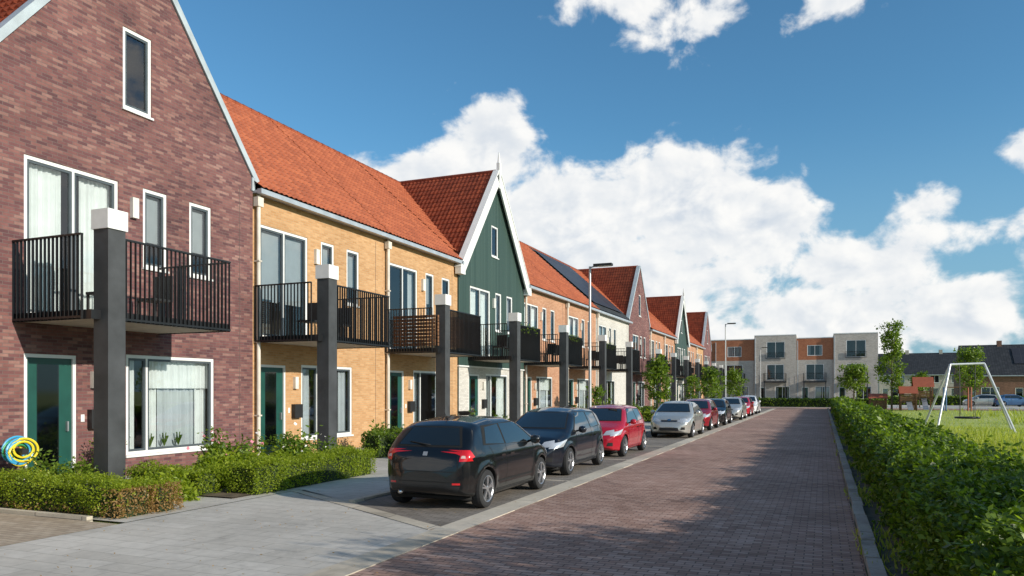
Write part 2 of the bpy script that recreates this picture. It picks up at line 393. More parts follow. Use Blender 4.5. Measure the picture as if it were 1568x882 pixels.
EAVE=7.35; RIDGE=12.1; RD=5.06; DEPTH=10.12
def house(idx,L,y0,y1,kind,gable=False,roof='tile',cur=(1,4,2,3),wood=False,name='brick_house',per=5):
    e=empty(name,(-14.3,L,0)); mb=MB(); gl=MB()
    x=.04 if gable else 0
    gd=(.3,1.4,.12,2.62); gw=(2.6,5.2,.46,2.7) if idx==0 else (2.1,4.7,.46,2.66)
    bd=(.3,2.4,3.36,6.48); s1=(3.05,3.72,4.7,6.5); s2=(4.4,5.1,4.7,6.5)
    if y1<5.3: s2=(4.0,4.6,4.7,6.5); gw=(2.1,4.4,.46,2.66)
    H=[gd,gw,bd,s1,s2]
    ze,za=(7.6,12.3) if kind=='brown' else (7.3,12.1)
    split=2.98 if kind=='clad' else None
    topz=ze if gable else EAVE
    if split:
        wall(mb,y0,y1,0,split,H,'white',x-.04); wall(mb,y0,y1,split,topz,H,'clad',x+.03)
        mb.box(x-.04,x+.045,y0,y1,split-.06,split-.002,'frame')
        for h in H: reveal(mb,h,'white' if h[3]<3 else 'frame',x-.04 if h[3]<3 else x+.03,.1)
        um=x+.03; lm=x-.04
    else:
        wall(mb,y0,y1,0,topz,H,kind,x)
        for h in H: reveal(mb,h,kind,x)
        um=lm=x
    if gable:
        c=(y0+y1)/2; w0,w1,wz0,wz1=c-.38,c+.38,8.15,9.95
        if kind=='clad': wz1=9.6
        line=lambda y: ze+(za-ze)*(1-abs(y-c)/((y1-y0)/2))
        bp=[y0,w0,c,w1,y1]; gm='clad' if split else kind
        for a,b in zip(bp,bp[1:]):
            if w0<=a and b<=w1:
                mb.poly([(um,a,ze),(um,b,ze),(um,b,wz0),(um,a,wz0)],gm); mb.poly([(um,a,wz1),(um,b,wz1),(um,b,line(b)),(um,a,line(a))],gm)
            elif a==y0: mb.poly([(um,a,ze),(um,b,ze),(um,b,line(b))],gm)
            else: mb.poly([(um,a,ze),(um,b,ze),(um,a,line(a))],gm)
        reveal(mb,(w0,w1,wz0,wz1),gm,um); window(mb,gl,(w0,w1,wz0,wz1),um,curtain=0)
    for yy in(y0+.003,y1-.003):
        mb.poly([(um,yy,0),(-DEPTH,yy,0),(-DEPTH,yy,EAVE-.1),(um,yy,topz-.02)],kind if not split else 'clad')
        if not gable: mb.poly([(0,yy,EAVE-.1),(-DEPTH,yy,EAVE-.1),(-RD,yy,RIDGE-.15)],kind)
    mb.poly([(-DEPTH,y1,0),(-DEPTH,y0,0),(-DEPTH,y0,EAVE),(-DEPTH,y1,EAVE)],kind if not split else 'white')
    if gable:
        mb.poly([(-DEPTH,y1,EAVE-.2),(-DEPTH,y0,EAVE-.2),(-DEPTH,(y0+y1)/2,za-.1)],kind if not split else 'white')
    door(mb,gd,lm)
    window(mb,gl,gw,lm,splits=(.22,) if idx!=1 else (.3,.6),curtain=cur[3])
    window(mb,gl,bd,um,splits=(.5,),curtain=cur[0],sill=False)
    window(mb,gl,s1,um,curtain=cur[1]); window(mb,gl,s2,um,curtain=cur[2])
    mb.box(um,um+.1,2.7,2.86,5.75,6.2,'lampw'); mb.box(lm,lm+.1,1.72,1.86,1.95,2.3,'lampw')
    mb.box(lm,lm+.14,1.65,2.0,1.1,1.5,'black'); mb.box(lm,lm+.012,1.5,1.58,1.25,1.4,'frame')
    mb.box(um,um+.004,y1-.5,y1-.485,.1,topz-.3,'seamj')
    mb.obj('walls_and_windows',e,bevel=0)
    gl.obj('window_glass',e)
    ry0,ry1=(y0,y1)
    fx=-.3 if gable else .28
    z_at=lambda xx: RIDGE-(xx+RD)*(RIDGE-EAVE)/(RD+.28)
    if roof=='solar':
        tiled('roof_front',(fx,ry0,z_at(fx)),(0,ry1-ry0,0),(-RD-fx,0,RIDGE-z_at(fx)),'tile_dark',e,per=2)
        rb=MB(); d=Vector((-RD-fx,0,RIDGE-z_at(fx))); nn=Vector((d.z,0,-d.x)).normalized()*.16; p0=Vector((fx,0,z_at(fx)))
        a=p0+d*.1+nn; b=p0+d*.93+nn; ll=(b-a).length
        rb.poly([(a.x,ry0+.2,a.z),(a.x,ry1-1.0,a.z),(b.x,ry1-1.0,b.z),(b.x,ry0+.2,b.z)],'solar',[(0,0),(ry1-ry0-1.2,0),(ry1-ry0-1.2,ll),(0,ll)])
        rb.obj('solar_panels',e)
    else:
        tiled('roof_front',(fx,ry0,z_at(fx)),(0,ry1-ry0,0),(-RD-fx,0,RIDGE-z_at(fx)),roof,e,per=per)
    rb=MB()
    rb.poly([(-RD,ry0,RIDGE),(-RD,ry1,RIDGE),(-DEPTH-.28,ry1,EAVE),(-DEPTH-.28,ry0,EAVE)],roof if roof!='solar' else 'tile_dark')
    rt='tile' if roof=='solar' else roof
    yy=ry0
    while yy<ry1-.05:
        ye=min(yy+.4,ry1); rb.tube([(-RD,yy,RIDGE+.03),(-RD,ye,RIDGE+.03)],[.115,.1],rt,8); yy+=.4
    if not gable:
        rb.box(.2,.34,ry0,ry1,EAVE-.13,EAVE+.0,'gutter'); rb.box(.003,.2,ry0,ry1,EAVE-.1,EAVE-.03,'gutter')
        rb.tube([(.12,y0+.14,EAVE-.15),(.12,y0+.14,.05)],.055,'pipe',10); rb.box(.04,.2,y0+.03,y0+.25,EAVE-.45,EAVE-.2,'pipe')
        for zz in(1.2,3.2,5.4): rb.box(0,.19,y0+.08,y0+.2,zz,zz+.04,'pipe')
    else:
        c=(y0+y1)/2; hw=(y1-y0)/2; px=.22 if kind=='clad' else -.02
        tm='tile_red'
        for sgn in(-1,1):
            P0=(px,c+sgn*hw,ze+.02); V=(0,-sgn*hw,za-ze)
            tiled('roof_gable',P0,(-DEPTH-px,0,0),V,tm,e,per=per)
            d=Vector((0,-sgn*hw,za-ze)); dn=d.normalized(); nv=Vector((0,sgn*dn.z,abs(dn.y)))
            if kind=='clad':
                p=Vector((px+.05,c+sgn*hw,ze)); 
                rb.beam(p-dn*.35-nv*.12,p+d+dn*(-.02)-nv*.12,.07,.44,'frame')
                rb.beam(p-dn*.38+nv*.125+Vector((-.08,0,0)),p+d+dn*.02+nv*.125+Vector((-.08,0,0)),.3,.05,'frame')
                rb.poly([(px,c+sgn*hw,ze-.03),(.05,c+sgn*hw,ze-.03),(.05,c,za-.03),(px,c,za-.03)],'frame')
                rb.box(px-.15,px+.12,*sorted((c+sgn*(hw-.1),c+sgn*(hw+.34))),ze-.5,ze-.2,'frame')
            else:
                p=Vector((-.06,c+sgn*hw,ze))
                rb.beam(p-dn*.12+nv*.1,p+d+nv*.1,.3,.16,'coping')
                rb.box(-.19,.085,*sorted((c+sgn*(hw-.06),c+sgn*(hw+.06))),ze-.3,ze+.05,'coping')
        rb.tube([(px-.1,c,za+.07),(-DEPTH,c,za+.07)],.1,tm,8)
        if kind=='clad':
            rb.box(px-.02,px+.14,c-.1,c+.1,za-.75,za+.45,'frame'); rb.tube([(px+.06,c,za+.4),(px+.06,c,za+.95)],[.08,.02],'frame',8)
    rb.obj('roof_trim',e)
    bb=MB(); b0,b1,bx=.12,3.5,2.1
    bb.box(.05,bx-.03,b0+.03,b1-.03,3.22,3.36,'soffit')
    bb.box(.05,bx+.0,b0,b0+.028,3.2,3.37,'bars'); bb.box(.05,bx,b1-.028,b1,3.2,3.37,'bars'); bb.box(bx-.028,bx,b0+.03,b1-.03,3.2,3.37,'bars')
    bars_y(bb,bx+.03,b0+.6,b1,3.2,4.76); bars_x(bb,b0-.03,.05,bx-.2,3.2,4.76); bars_x(bb,b1+.03,.05,bx,3.2,4.76)
    if wood:
        for k in range(9): bb.box(bx-.07,bx-.05,b0+.1,b1-.1,3.45+k*.12,3.45+k*.12+.1,'wood'); bb.box(.3,bx-.1,b0+.03,b0+.05,3.45+k*.12,3.45+k*.12+.1,'wood')
    else:
        r=random.Random(idx)
        for k in range(2):
            yy=.9+k*1.2+r.random()*.3; xx=1.2
            bb.box(xx-.25,xx+.25,yy-.25,yy+.25,3.78,3.83,'black'); bb.box(xx-.25,xx+.25,yy+.2,yy+.25,3.83,4.35,'black')
            for a in(-.22,.22):
                for b in(-.22,.22): bb.box(xx+a-.02,xx+a+.02,yy+b-.02,yy+b+.02,3.36,3.78,'black')
        if idx in(3,4,5):
            for k in range(5):
                yy=.8+k*.5; bb.box(bx-.2,bx-.03,yy,yy+.35,4.3,4.5,'wood')
    bb.obj('balcony',e)
    if idx in(3,4,5):
        Q=np.concatenate([np.array([bx-.1,.95+k*.5,4.62])+rng.normal(size=(160,3))*np.array([.09,.13,.1]) for k in range(5)]); leaves('balcony_plants',Q,.045,'treeleaf',e)
    pp=MB(); hw=.185; pp.box(bx-hw,bx+hw,.5-hw,.5+hw,0,4.86,'post'); pp.obj('balcony_post',e,bevel=.012)
    pp=MB(); hw=.215; pp.box(bx-hw,bx+hw,.5-hw,.5+hw,4.86,5.22,'cap'); pp.obj('post_cap',e,bevel=.012)
    return e
M['seamj']=simple('movement_joint',(.12,.09,.08),.9)
spec=[
 (2.9,-3,5.8,'orange',0,'tile'),
 (9.5,-.8,6.6,'brown',1,'tile'),
 (16.1,0,6.6,'yellow',0,'tile'),(22.7,0,5.8,'yellow',0,'tile'),
 (29.3,-.8,6.75,'clad',1,'tile'),
 (35.9,.15,7.0,'orange',0,'tile'),(43.2,-.3,6.3,'orange',0,'tile'),(49.9,-.4,9.0,'white',0,'solar'),
 (59.8,-.9,6.7,'brown',1,'tile'),
 (66.4,.1,6.6,'orange',0,'tile'),(73.0,0,6.1,'orange',0,'tile'),
 (79.9,-.8,6.6,'clad',1,'tile'),
 (86.5,0,6.6,'orange',0,'tile'),(93.1,0,6.1,'yellow',0,'tile'),
 (100,-.8,6.6,'brown',1,'tile')]
for i,(L,a,b,k,g,r) in enumerate(spec):
    cc=[(1,0,0,3),(1,4,4,3),(4,0,4,5),(5,4,0,5),(1,2,4,1)][i%5 if i!=1 else 0]
    if i==2: cc=(4,4,4,5)
    if i==1: cc=(1,4,4,3)
    house(i-1,L,a,b,k,bool(g),r,cc,wood=(i in(3,)),name='green_gabled_house' if k=='clad' else 'brick_house',per=5 if L<45 else 3)

M['orangewall']=brick_mat('orange_brick_panel',[(.33,.115,.06),(.42,.16,.08),(.48,.20,.10)],(.3,.16,.1))
M['darkbrick']=brick_mat('dark_red_brick',[(.16,.085,.06),(.23,.12,.085),(.30,.16,.11)],(.18,.12,.1))
def apartments():
    e=empty('terraced_apartment_building',(0,116,0),-math.pi/2)
    mb=MB(); gl=MB()
    segs=[(-26,-20.5,'w'),(-20.5,-15,'o'),(-15,-9.3,'o'),(-9.3,-3.5,'w'),(-3.5,1.4,'o'),(1.4,7.1,'w')]
    for a,b,t in segs:
        H=[];c=(a+b)/2
        if t=='w':
            H=[(c-1.2,c+1.3,6.6,9.0),(c-1.2,c+1.2,3.4,5.7),(a+.7,a+1.6,.1,2.4),(c,c+2.0,.7,2.5)]
            top=9.9; x=.25
            wall(mb,a,b,0,top,H,'grey',x); 
        else:
            H=[(c-1.0,c+1.0,6.9,8.4),(c-1.2,c+1.2,3.4,5.7),(a+.7,a+1.6,.1,2.4),(c,c+2.0,.7,2.5)]
            top=9.4; x=0
            wall(mb,a,b,0,6.3,H,'grey',x); wall(mb,a,b,6.3,top,H,'orangewall',x)
        for yy in(a,b): mb.poly([(x,yy,0),(-9,yy,0),(-9,yy,top),(x,yy,top)],'grey')
        mb.box(-9,x+.04,a+.01,b-.01,top,top+.12,'frame')
        for h in H:
            reveal(mb,h,'grey',x)
            if h[2]<.5: door(mb,h,x)
            else: window(mb,gl,h,x,splits=(.5,),curtain=random.choice([0,1,2,5]),sill=False)
        bars_y(mb,x+1.3,c-1.5,c+1.5,3.2,4.4); bars_x(mb,c-1.5,x,x+1.3,3.2,4.4); bars_x(mb,c+1.5,x,x+1.3,3.2,4.4); mb.box(x+.003,x+1.35,c-1.55,c+1.55,3.05,3.2,'bars')
        if t=='w': bars_y(mb,x+.12,c-1.3,c+1.4,6.5,7.4)
        mb.box(x+1.2,x+1.35,c-1.5,c-1.35,0,3.05,'post'); mb.box(x+1.2,x+1.35,c+1.35,c+1.5,0,3.05,'post')
        mb.tube([(x+.06,a+.15,.05),(x+.06,a+.15,top-.3)],.05,'gutter',6)
    mb.obj('walls',e); gl.obj('window_glass',e)
apartments()

def far_row(loc,rz,n,w,wallm,roofm,eh=5.4,rh=9.0,solarp=True,name='distant_row_house'):
    for i in range(n):
        e=empty(name,(loc[0]+math.cos(rz+math.pi/2)*w*i,loc[1]+math.sin(rz+math.pi/2)*w*i,0),rz)
        mb=MB(); gl=MB(); H=[(.6,1.6,.1,2.3),(2.3,4.6,.7,2.4),(.7,2.0,3.4,4.9),(3.0,4.6,3.4,4.9)]
        H=[h for h in H if h[3]<eh]
        wall(mb,0,w,0,eh,H,wallm); 
        for h in H: reveal(mb,h,wallm,0); window(mb,gl,h,0,curtain=random.choice([0,1,2]),splits=(.5,) if h[1]-h[0]>1.2 else ())
        for yy in(.003,w-.003):
            mb.poly([(0,yy,0),(-9,yy,0),(-9,yy,eh),(0,yy,eh)],wallm); mb.poly([(0,yy,eh),(-9,yy,eh),(-4.5,yy,rh)],wallm)
        mb.poly([(-9,0,0),(-9,w,0),(-9,w,eh),(-9,0,eh)],wallm)
        mb.poly([(.3,0,eh-.15),(.3,w,eh-.15),(-4.5,w,rh+.1),(-4.5,0,rh+.1)],roofm); mb.poly([(-9.3,0,eh-.15),(-9.3,w,eh-.15),(-4.5,w,rh+.1),(-4.5,0,rh+.1)],roofm)
        mb.box(.2,.36,0,w,eh-.3,eh-.16,'gutter')
        mb.box(-4.8,-4.2,w-.9,w-.3,rh-.6,rh+.7,wallm)
        if solarp and i%3==1:
            d=Vector((-4.8,0,rh-eh+.25)); p=Vector((.3,0,eh-.15)); nn=Vector((d.z,0,-d.x)).normalized()*.12
            a=p+d*.35+nn;b=p+d*.85+nn
            mb.poly([(a.x,.8,a.z),(a.x,w-.8,a.z),(b.x,w-.8,b.z),(b.x,.8,b.z)],'solar',[(0,0),(w-1.6,0),(w-1.6,3.3),(0,3.3)])
        mb.obj('walls_and_roof',e); gl.obj('window_glass',e)
far_row((19.5,130,0),-math.pi/2,9,6,'darkbrick','tile_dark',eh=4.3,rh=8.8)
far_row((10.5,168,0),-math.pi/2,9,6,'grey','tile_dark',solarp=False,eh=5.2,rh=9.4)
far_row((-60,150,0),-math.pi/2,5,6,'orange','tile')

# ------------------------------------------------------------ ground
def sheet(name,pts,z,mat):
    mb=MB(); mb.poly([(p[0],p[1],z) for p in pts],mat); return mb.obj(name)
def rect(name,x0,x1,y0,y1,z,mat): return sheet(name,[(x0,y0),(x1,y0),(x1,y1),(x0,y1)],z,mat)
rect('ground',-900,900,-900,900,-.03,'meadow')
rect('brick_road',-4.5,.42,-30,84,0,'road')
rect('cross_road',-30,70,84.004,90,0,'road')
sheet('driveway_pavement',[(-9.25,-30),(-4.9,-30),(-4.9,9.0),(-8.9,11.3),(-9.25,11.5)],.0,'slab')
sheet('parking_bays',[(-4.9,9.25),(-4.9,84),(-7.3,84),(-7.3,10.63)],.0,'bay')
sheet('sidewalk',[(-7.42,10.72),(-7.42,84),(-9.25,84),(-9.25,11.72),(-9.1,11.6)],.01,'slab')
rect('garden_paving',-14.28,-9.253,-30,7.72,.002,'garden_pave')
rect('front_garden_paving',-14.28,-9.253,7.84,112,.006,'slab')
rect('parking_pavement',-30,70,90.2,115.9,.0,'slab')
mb=MB(); mb.box(-4.9,-4.5,-30,84,-.05,.012,'kerb'); mb.obj('kerb_band')
mb=MB(); mb.box(-7.42,-7.3,10.7,84,-.05,.05,'kerb'); mb.obj('sidewalk_kerb')
mb=MB(); mb.box(-14.2,-9.9,7.73,7.83,-.05,.06,'kerb'); mb.obj('garden_edging')
mb=MB(); mb.beam((-4.92,9.13,-.01),(-9.2,11.6,-.01),.24,.04,'kerb',side=(1,1.7,0)); mb.obj('bay_edging')
mb=MB()
for y in(15,20.2,25.5,30.8,36,41,46,51,56,61): mb.box(-7.29,-4.91,y-.06,y+.06,-.05,.006,'kerb')
mb.obj('bay_dividers')
mb=MB(); 
y=-30
while y<84:
    j=random.uniform(-.012,.012); mb.box(.43+j,.58+j,y+.012,y+.988,-.05,.09+.02*random.random(),'kerb2'); y+=1
mb.obj('right_kerb',bevel=.012)
rect('soil_verge',.58,2.6,-30,84,.02,'soil')
rect('planting_bed',-12.3,-9.5,10.25,14.6,.03,'soil')
rect('planting_bed',-13.9,-9.6,8.0,9.0,.03,'soil')
def grass_patch(name,C,h,mat='grassb',w=.01):
    n=len(C); a=rng.uniform(0,2*np.pi,n); d=np.stack([np.cos(a),np.sin(a),np.zeros(n)],1)
    H=h*rng.uniform(.4,1.3,n); lean=rng.normal(size=(n,3))*.35*H[:,None]; lean[:,2]=0
    V=np.empty((n,4,3)); ww=(w*rng.uniform(.6,1.6,n))[:,None]
    V[:,0]=C-d*ww; V[:,1]=C+d*ww; top=C+lean; top[:,2]+=H; V[:,2]=top+d*ww*.15; V[:,3]=top-d*ww*.15
    return np_mesh(name,V.reshape(-1,3),np.arange(n*4).reshape(n,4),mat)
def scatter(n,x0,x1,y0,y1,z=0,clump=0):
    C=np.stack([rng.uniform(x0,x1,n),y0+(y1-y0)*rng.uniform(0,1,n)**1.4,np.full(n,z)],1)
    if clump:
        f=np.sin(C[:,0]*1.7+np.sin(C[:,1]*.9)*2)+np.sin(C[:,1]*1.3+np.sin(C[:,0])*2)
        C=C[f+rng.normal(size=n)*.5>clump]
    return C
C=np.concatenate([scatter(50000,2.4,16,8,45,-.03,-.4),scatter(20000,2.4,30,30,82,-.03,0)])
grass_patch('lawn_grass',C,.10,w=.014)
C=scatter(26000,2.6,8,14,36,-.03,.6); grass_patch('tall_grass',C,.5,w=.014)
C=scatter(5000,10,26,50,80,-.03,1.2); grass_patch('tall_grass',C,.45,w=.03)
grass_patch('verge_weeds',np.concatenate([scatter(5000,.55,1.1,4,50,.02,.4),scatter(1500,.36,.62,4,50,.02,.9)]),.09,w=.012)
n=900; C=np.stack([.42-np.abs(rng.normal(size=n))*.22,rng.uniform(5,40,n),np.full(n,.012)+rng.uniform(0,.01,n)],1); C2=np.stack([rng.uniform(-9,-4,220),rng.uniform(5,16,220),np.full(220,.022)],1)
leaves('leaf_litter',np.concatenate([C,C2]),.016,'dryleaf',flat=6)

# ------------------------------------------------------------ hedges
def bumpf(P): return .05*np.sin(P[:,1]*2.3+P[:,2]*3)+.04*np.sin(P[:,1]*5.1+P[:,0]*4+1)+.03*np.sin(P[:,0]*7+P[:,2]*8)
def hedge_pts(x0,x1,y0,y1,h,n,jit=.04,z0=.04,ends=True,amp=1):
    A=[(h*(y1-y0)),(h*(y1-y0)),((x1-x0)*(y1-y0)),h*(x1-x0),h*(x1-x0)]
    A=np.array(A)*np.array([1,1,1.3,1 if ends else 0,1 if ends else 0]); c=rng.choice(5,n,p=A/A.sum())
    P=np.stack([rng.uniform(x0,x1,n),rng.uniform(y0,y1,n),rng.uniform(z0,h,n)],1); N=np.zeros((n,3))
    for k,(ax,val,s) in enumerate(((0,x0,-1),(0,x1,1),(2,h,1),(1,y0,-1),(1,y1,1))):
        m=c==k; P[m,ax]=val; N[m,ax]=s
    d=bumpf(P)*amp+rng.normal(size=n)*jit-.02
    return P+N*d[:,None]+rng.normal(size=(n,3))*.015
def hedge(name,x0,x1,y0,y1,h,dens=2500,leaf=.022,mat='boxleaf',dry=None,z0=.04):
    e=empty(name,((x0+x1)/2,(y0+y1)/2,0)); off=np.array([(x0+x1)/2,(y0+y1)/2,0])
    area=2*h*(y1-y0+x1-x0)+(x1-x0)*(y1-y0); P=hedge_pts(x0,x1,y0,y1,h,int(area*dens),z0=z0,jit=.035,amp=.9)
    if dry is not None:
        m=rng.uniform(size=len(P))<np.clip((P[:,0]-dry)/.3,0,.8)*(P[:,2]<.45)+np.clip((.22-P[:,2])*3,0,.5); leaves('dry_leaves',P[m]-off,leaf,'dryleaf',e); P=P[~m]
    leaves('leaves',P-off,leaf,mat,e,flat=.3)
    mb=MB(); s=.08; mb.box(x0+s-off[0],x1-s-off[0],y0+s-off[1],y1-s-off[1],0,h-s,'core'); mb.obj('core',e)  # dark inner box added to block light between the leaves
hedge('box_hedge',-14.0,-9.5,7.95,8.6,.48,3200,.02,dry=-9.85)
hedge('box_hedge',-10.3,-9.45,8.6,9.05,.42,3200,.02,dry=-9.9)
hedge('box_hedge',-10.1,-9.4,10.7,14.6,.55,3000,.021)
hedge('box_hedge',-12.0,-10.2,10.15,10.7,.45,2600,.022)
for L in(16.1,22.7,29.3,35.9,43.2,49.9,59.8,66.4,73,79.9):
    hedge('box_hedge',-10.0,-9.4,L+1.7,L+4.9,.6,1400 if L<30 else 500,.032 if L<30 else .05)
    hedge('box_hedge',-12.0,-11.4,L+1.8,L+4.6,.7,700 if L<30 else 300,.04 if L<30 else .06,mat='leaf')
e=empty('long_hedge',(1.5,0,0)); off=np.array([1.5,0,0])
for (a,b,d,l) in((2.5,9,3000,.032),(9,16,1800,.04),(16,34,620,.065),(34,82,170,.12)):
    P=hedge_pts(.98,2.15,a,b,.94,int((2*.9+1.17)*(b-a)*d),jit=.07,ends=False,amp=1.4)
    top=P[:,2]>.8
    leaves('leaves',P[~top]-off,l,'leaf',e,aspect=.55,flat=0); leaves('top_leaves',P[top]-off,l,'leaf',e,aspect=.55,flat=.6)
    ns=int((b-a)*(26 if a<20 else 10)); S=np.stack([rng.uniform(1.0,2.15,ns),rng.uniform(a,b,ns),np.full(ns,.88)],1); Q=[]
    for s in S:
        hh=rng.uniform(.10,.42)*(.6+.6*math.sin(s[1]*1.1)**2); dr=rng.normal(size=2)*.3
        k=int(20 if a<20 else 8); t=rng.uniform(0,1,k); Q.append(np.stack([s[0]+dr[0]*t*hh,s[1]+dr[1]*t*hh,s[2]+t*hh],1)+rng.normal(size=(k,3))*.02)
    leaves('sprigs',np.concatenate(Q)-off,l,'leaf',e,flat=.3)
mb=MB(); mb.box(1.08-1.5,2.05-1.5,2.5,82,.15,.86,'core'); mb.obj('core',e)  # same light-blocking dark box, added along the long hedge
hedge('low_hedge',-13,6.5,92,93,.9,60,.16,mat='leaf')
hedge('low_hedge',8,34,110,111,1.1,40,.2,mat='leaf')

def shrub(name,x,y,r,h,n,leaf=.04,mat='treeleaf',flowers=None):
    e=empty(name,(x,y,0)); cl=rng.normal(size=(14,3))*np.array([r*.45,r*.45,h*.2])+np.array([0,0,h*.5])
    P=cl[rng.integers(0,14,n)]+rng.normal(size=(n,3))*np.array([r*.22,r*.22,h*.16]); P[:,2]=np.abs(P[:,2])
    leaves('leaves',P,leaf,mat,e,flat=.4)
    mb=MB()
    for k in range(8):
        q=cl[k]; mb.tube([(0,0,0),tuple(q)],[.012,.005],'bark',5)
    mb.obj('stems',e)
    if flowers:
        k=45; F=cl[rng.integers(0,14,k)]+rng.normal(size=(k,3))*np.array([r*.3,r*.3,h*.2])+np.array([0,0,h*.15]); leaves('flowers',F,.04,flowers,e,aspect=.9)
shrub('garden_shrub',-10.9,11.2,.55,.6,3500,.05,mat='boxleaf')
shrub('flowering_shrub',-11.5,12.3,.6,1.0,3000,.05,flowers='petal')
shrub('garden_shrub',-10.8,12.3,.6,.6,3000,.055,mat='boxleaf')
shrub('flowering_shrub',-10.9,13.6,.6,.8,2600,.05,flowers='petalw')
shrub('garden_shrub',-10.6,9.9,.45,.45,2200,.05,mat='boxleaf')
shrub('garden_shrub',-12.6,9.4,.5,.6,2000,.04)
for L in(16.1,22.7,29.3,35.9,43.2,49.9): 
    shrub('garden_shrub',-10.7,L+2.5,.5,.9,1200,.055); shrub('garden_shrub',-12.8,L+4.0,.45,.8,900,.06)

# ------------------------------------------------------------ trees
def tree(name,x,y,h,th,cr,nl,leaf,seed,slim=1.0,mat='treeleaf',r0=.07):
    R=np.random.default_rng(seed); e=empty(name,(x,y,0)); mb=MB()
    tp=[]; k=8
    for i in range(k+1):
        t=i/k; tp.append((R.normal()*.03*h*.15*i/k,R.normal()*.03*h*.15*i/k,h*.93*t))
    mb.tube(tp,[r0*(1-.85*i/k) for i in range(k+1)],'bark',8)
    cl=[]
    nb=22
    for b in range(nb):
        z=th+(h*.9-th)*(b/nb); i=min(k-1,int(z/(h*.93)*k)); base=np.array(tp[i])*(1-.5)+np.array(tp[i+1])*.5; base[2]=z
        a=b*2.4+R.normal()*.3; f=(b/nb); ln=cr*(.55+.6*math.sin(math.pi*min(1,f*.85+.15)))*R.uniform(.6,1.15)
        el=.5+.7*f; d=np.array([math.cos(a)*math.cos(el),math.sin(a)*math.cos(el),math.sin(el)*slim])
        m=base+d*ln*.55+R.normal(size=3)*.04; t2=base+d*ln+np.array([0,0,.05*ln])
        mb.tube([tuple(base),tuple(m),tuple(t2)],[r0*.3*(1-.6*f),r0*.18,.006],'bark',5)
        for q in(.45,.7,.9,1.05): cl.append(base+(t2-base)*q+R.normal(size=3)*.12*cr)
    cl.append(np.array([0,0,h*.95])); cl=np.array(cl); w=R.uniform(.3,1.6,len(cl)); w/=w.sum()
    c=R.choice(len(cl),nl,p=w); P=cl[c]+R.normal(size=(nl,3))*cr*.13
    leaves('leaves',P,leaf,mat,e); mb.obj('trunk_and_limbs',e,smooth=True)
tree('street_tree',-8.2,40.5,3.5,1.3,.85,2600,.085,1)
tree('street_tree',-8.2,28.5,2.0,.6,.5,900,.06,2)
tree('street_tree',-8.2,61,3.3,1.2,1.0,1800,.11,3)
tree('street_tree',-8.2,78,3.6,1.2,1.1,1500,.13,4)
tree('street_tree',-8.2,52,2.8,1.2,.6,900,.09,14)
tree('young_tree',6.2,81.6,8.1,2.0,1.5,3600,.13,5,1.3,r0=.1)
tree('young_tree',3.2,92,4.2,1.6,1.6,2600,.14,6,r0=.1)
tree('young_tree',15,96,6.3,1.8,1.7,2800,.15,7,r0=.1)
tree('young_tree',10.0,95,3.6,1.2,1.2,1800,.13,8)
tree('young_tree',26,92,5.5,2,1.6,2400,.15,15)
tree('park_tree',6.4,6.4,4.1,1.2,1.0,1300,.06,9)
tree('park_tree',4.9,7.5,3.0,.9,1.1,3800,.06,10)
tree('park_tree',6.4,5.8,3.4,1.0,1.3,5200,.06,12)
tree('park_tree',4.4,8.7,2.6,.8,.9,2600,.05,13)
tree('park_tree',8.6,9.6,3.2,.9,1.0,2600,.06,16)
for k in range(9): tree('distant_tree',30+k*9+random.random()*4,100+random.random()*12,5+random.random()*3,1.5,2.2,1300,.22,20+k)

# ------------------------------------------------------------ cars
def smooth_interp(pts,w=.1):
    xs=np.array([p[0] for p in pts]); ys=np.array([p[1] for p in pts]); X=np.linspace(xs[0],xs[-1],800); Y=np.interp(X,xs,ys)
    k=max(3,int(w/(X[1]-X[0]))|1); pad=k//2
    Yp=np.concatenate([2*Y[0]-Y[1:pad+1][::-1],Y,2*Y[-1]-Y[-pad-1:-1][::-1]]); Ys=np.convolve(Yp,np.hanning(k+2)[1:-1]/np.hanning(k+2)[1:-1].sum(),'valid')
    return lambda q: np.interp(q,X,Ys)
M['tyre']=simple('tyre_rubber',(.02,.02,.021),.85)
M['alloy']=simple('alloy_wheel',(.5,.51,.53),.3,metal=.8,var=.05)
M['carglass']=simple('car_glass',(.010,.013,.014),.03,coat=1,spec=.5,var=.02)
M['tail']=simple('tail_light_red',(.6,.012,.015),.15,coat=1)
M['tailw']=simple('tail_light_clear',(.7,.5,.45),.15,coat=1)
M['head']=simple('headlight_glass',(.6,.62,.65),.12,metal=.4,coat=1)
M['seam']=simple('panel_gap',(.006,.006,.006),.8)
M['chrome']=simple('chrome',(.7,.7,.72),.12,metal=1,var=.02)
def paint(name,c,metal=.35,r=.28):
    return simple(name,c,r,metal,var=.03,coat=1,spec=.3)
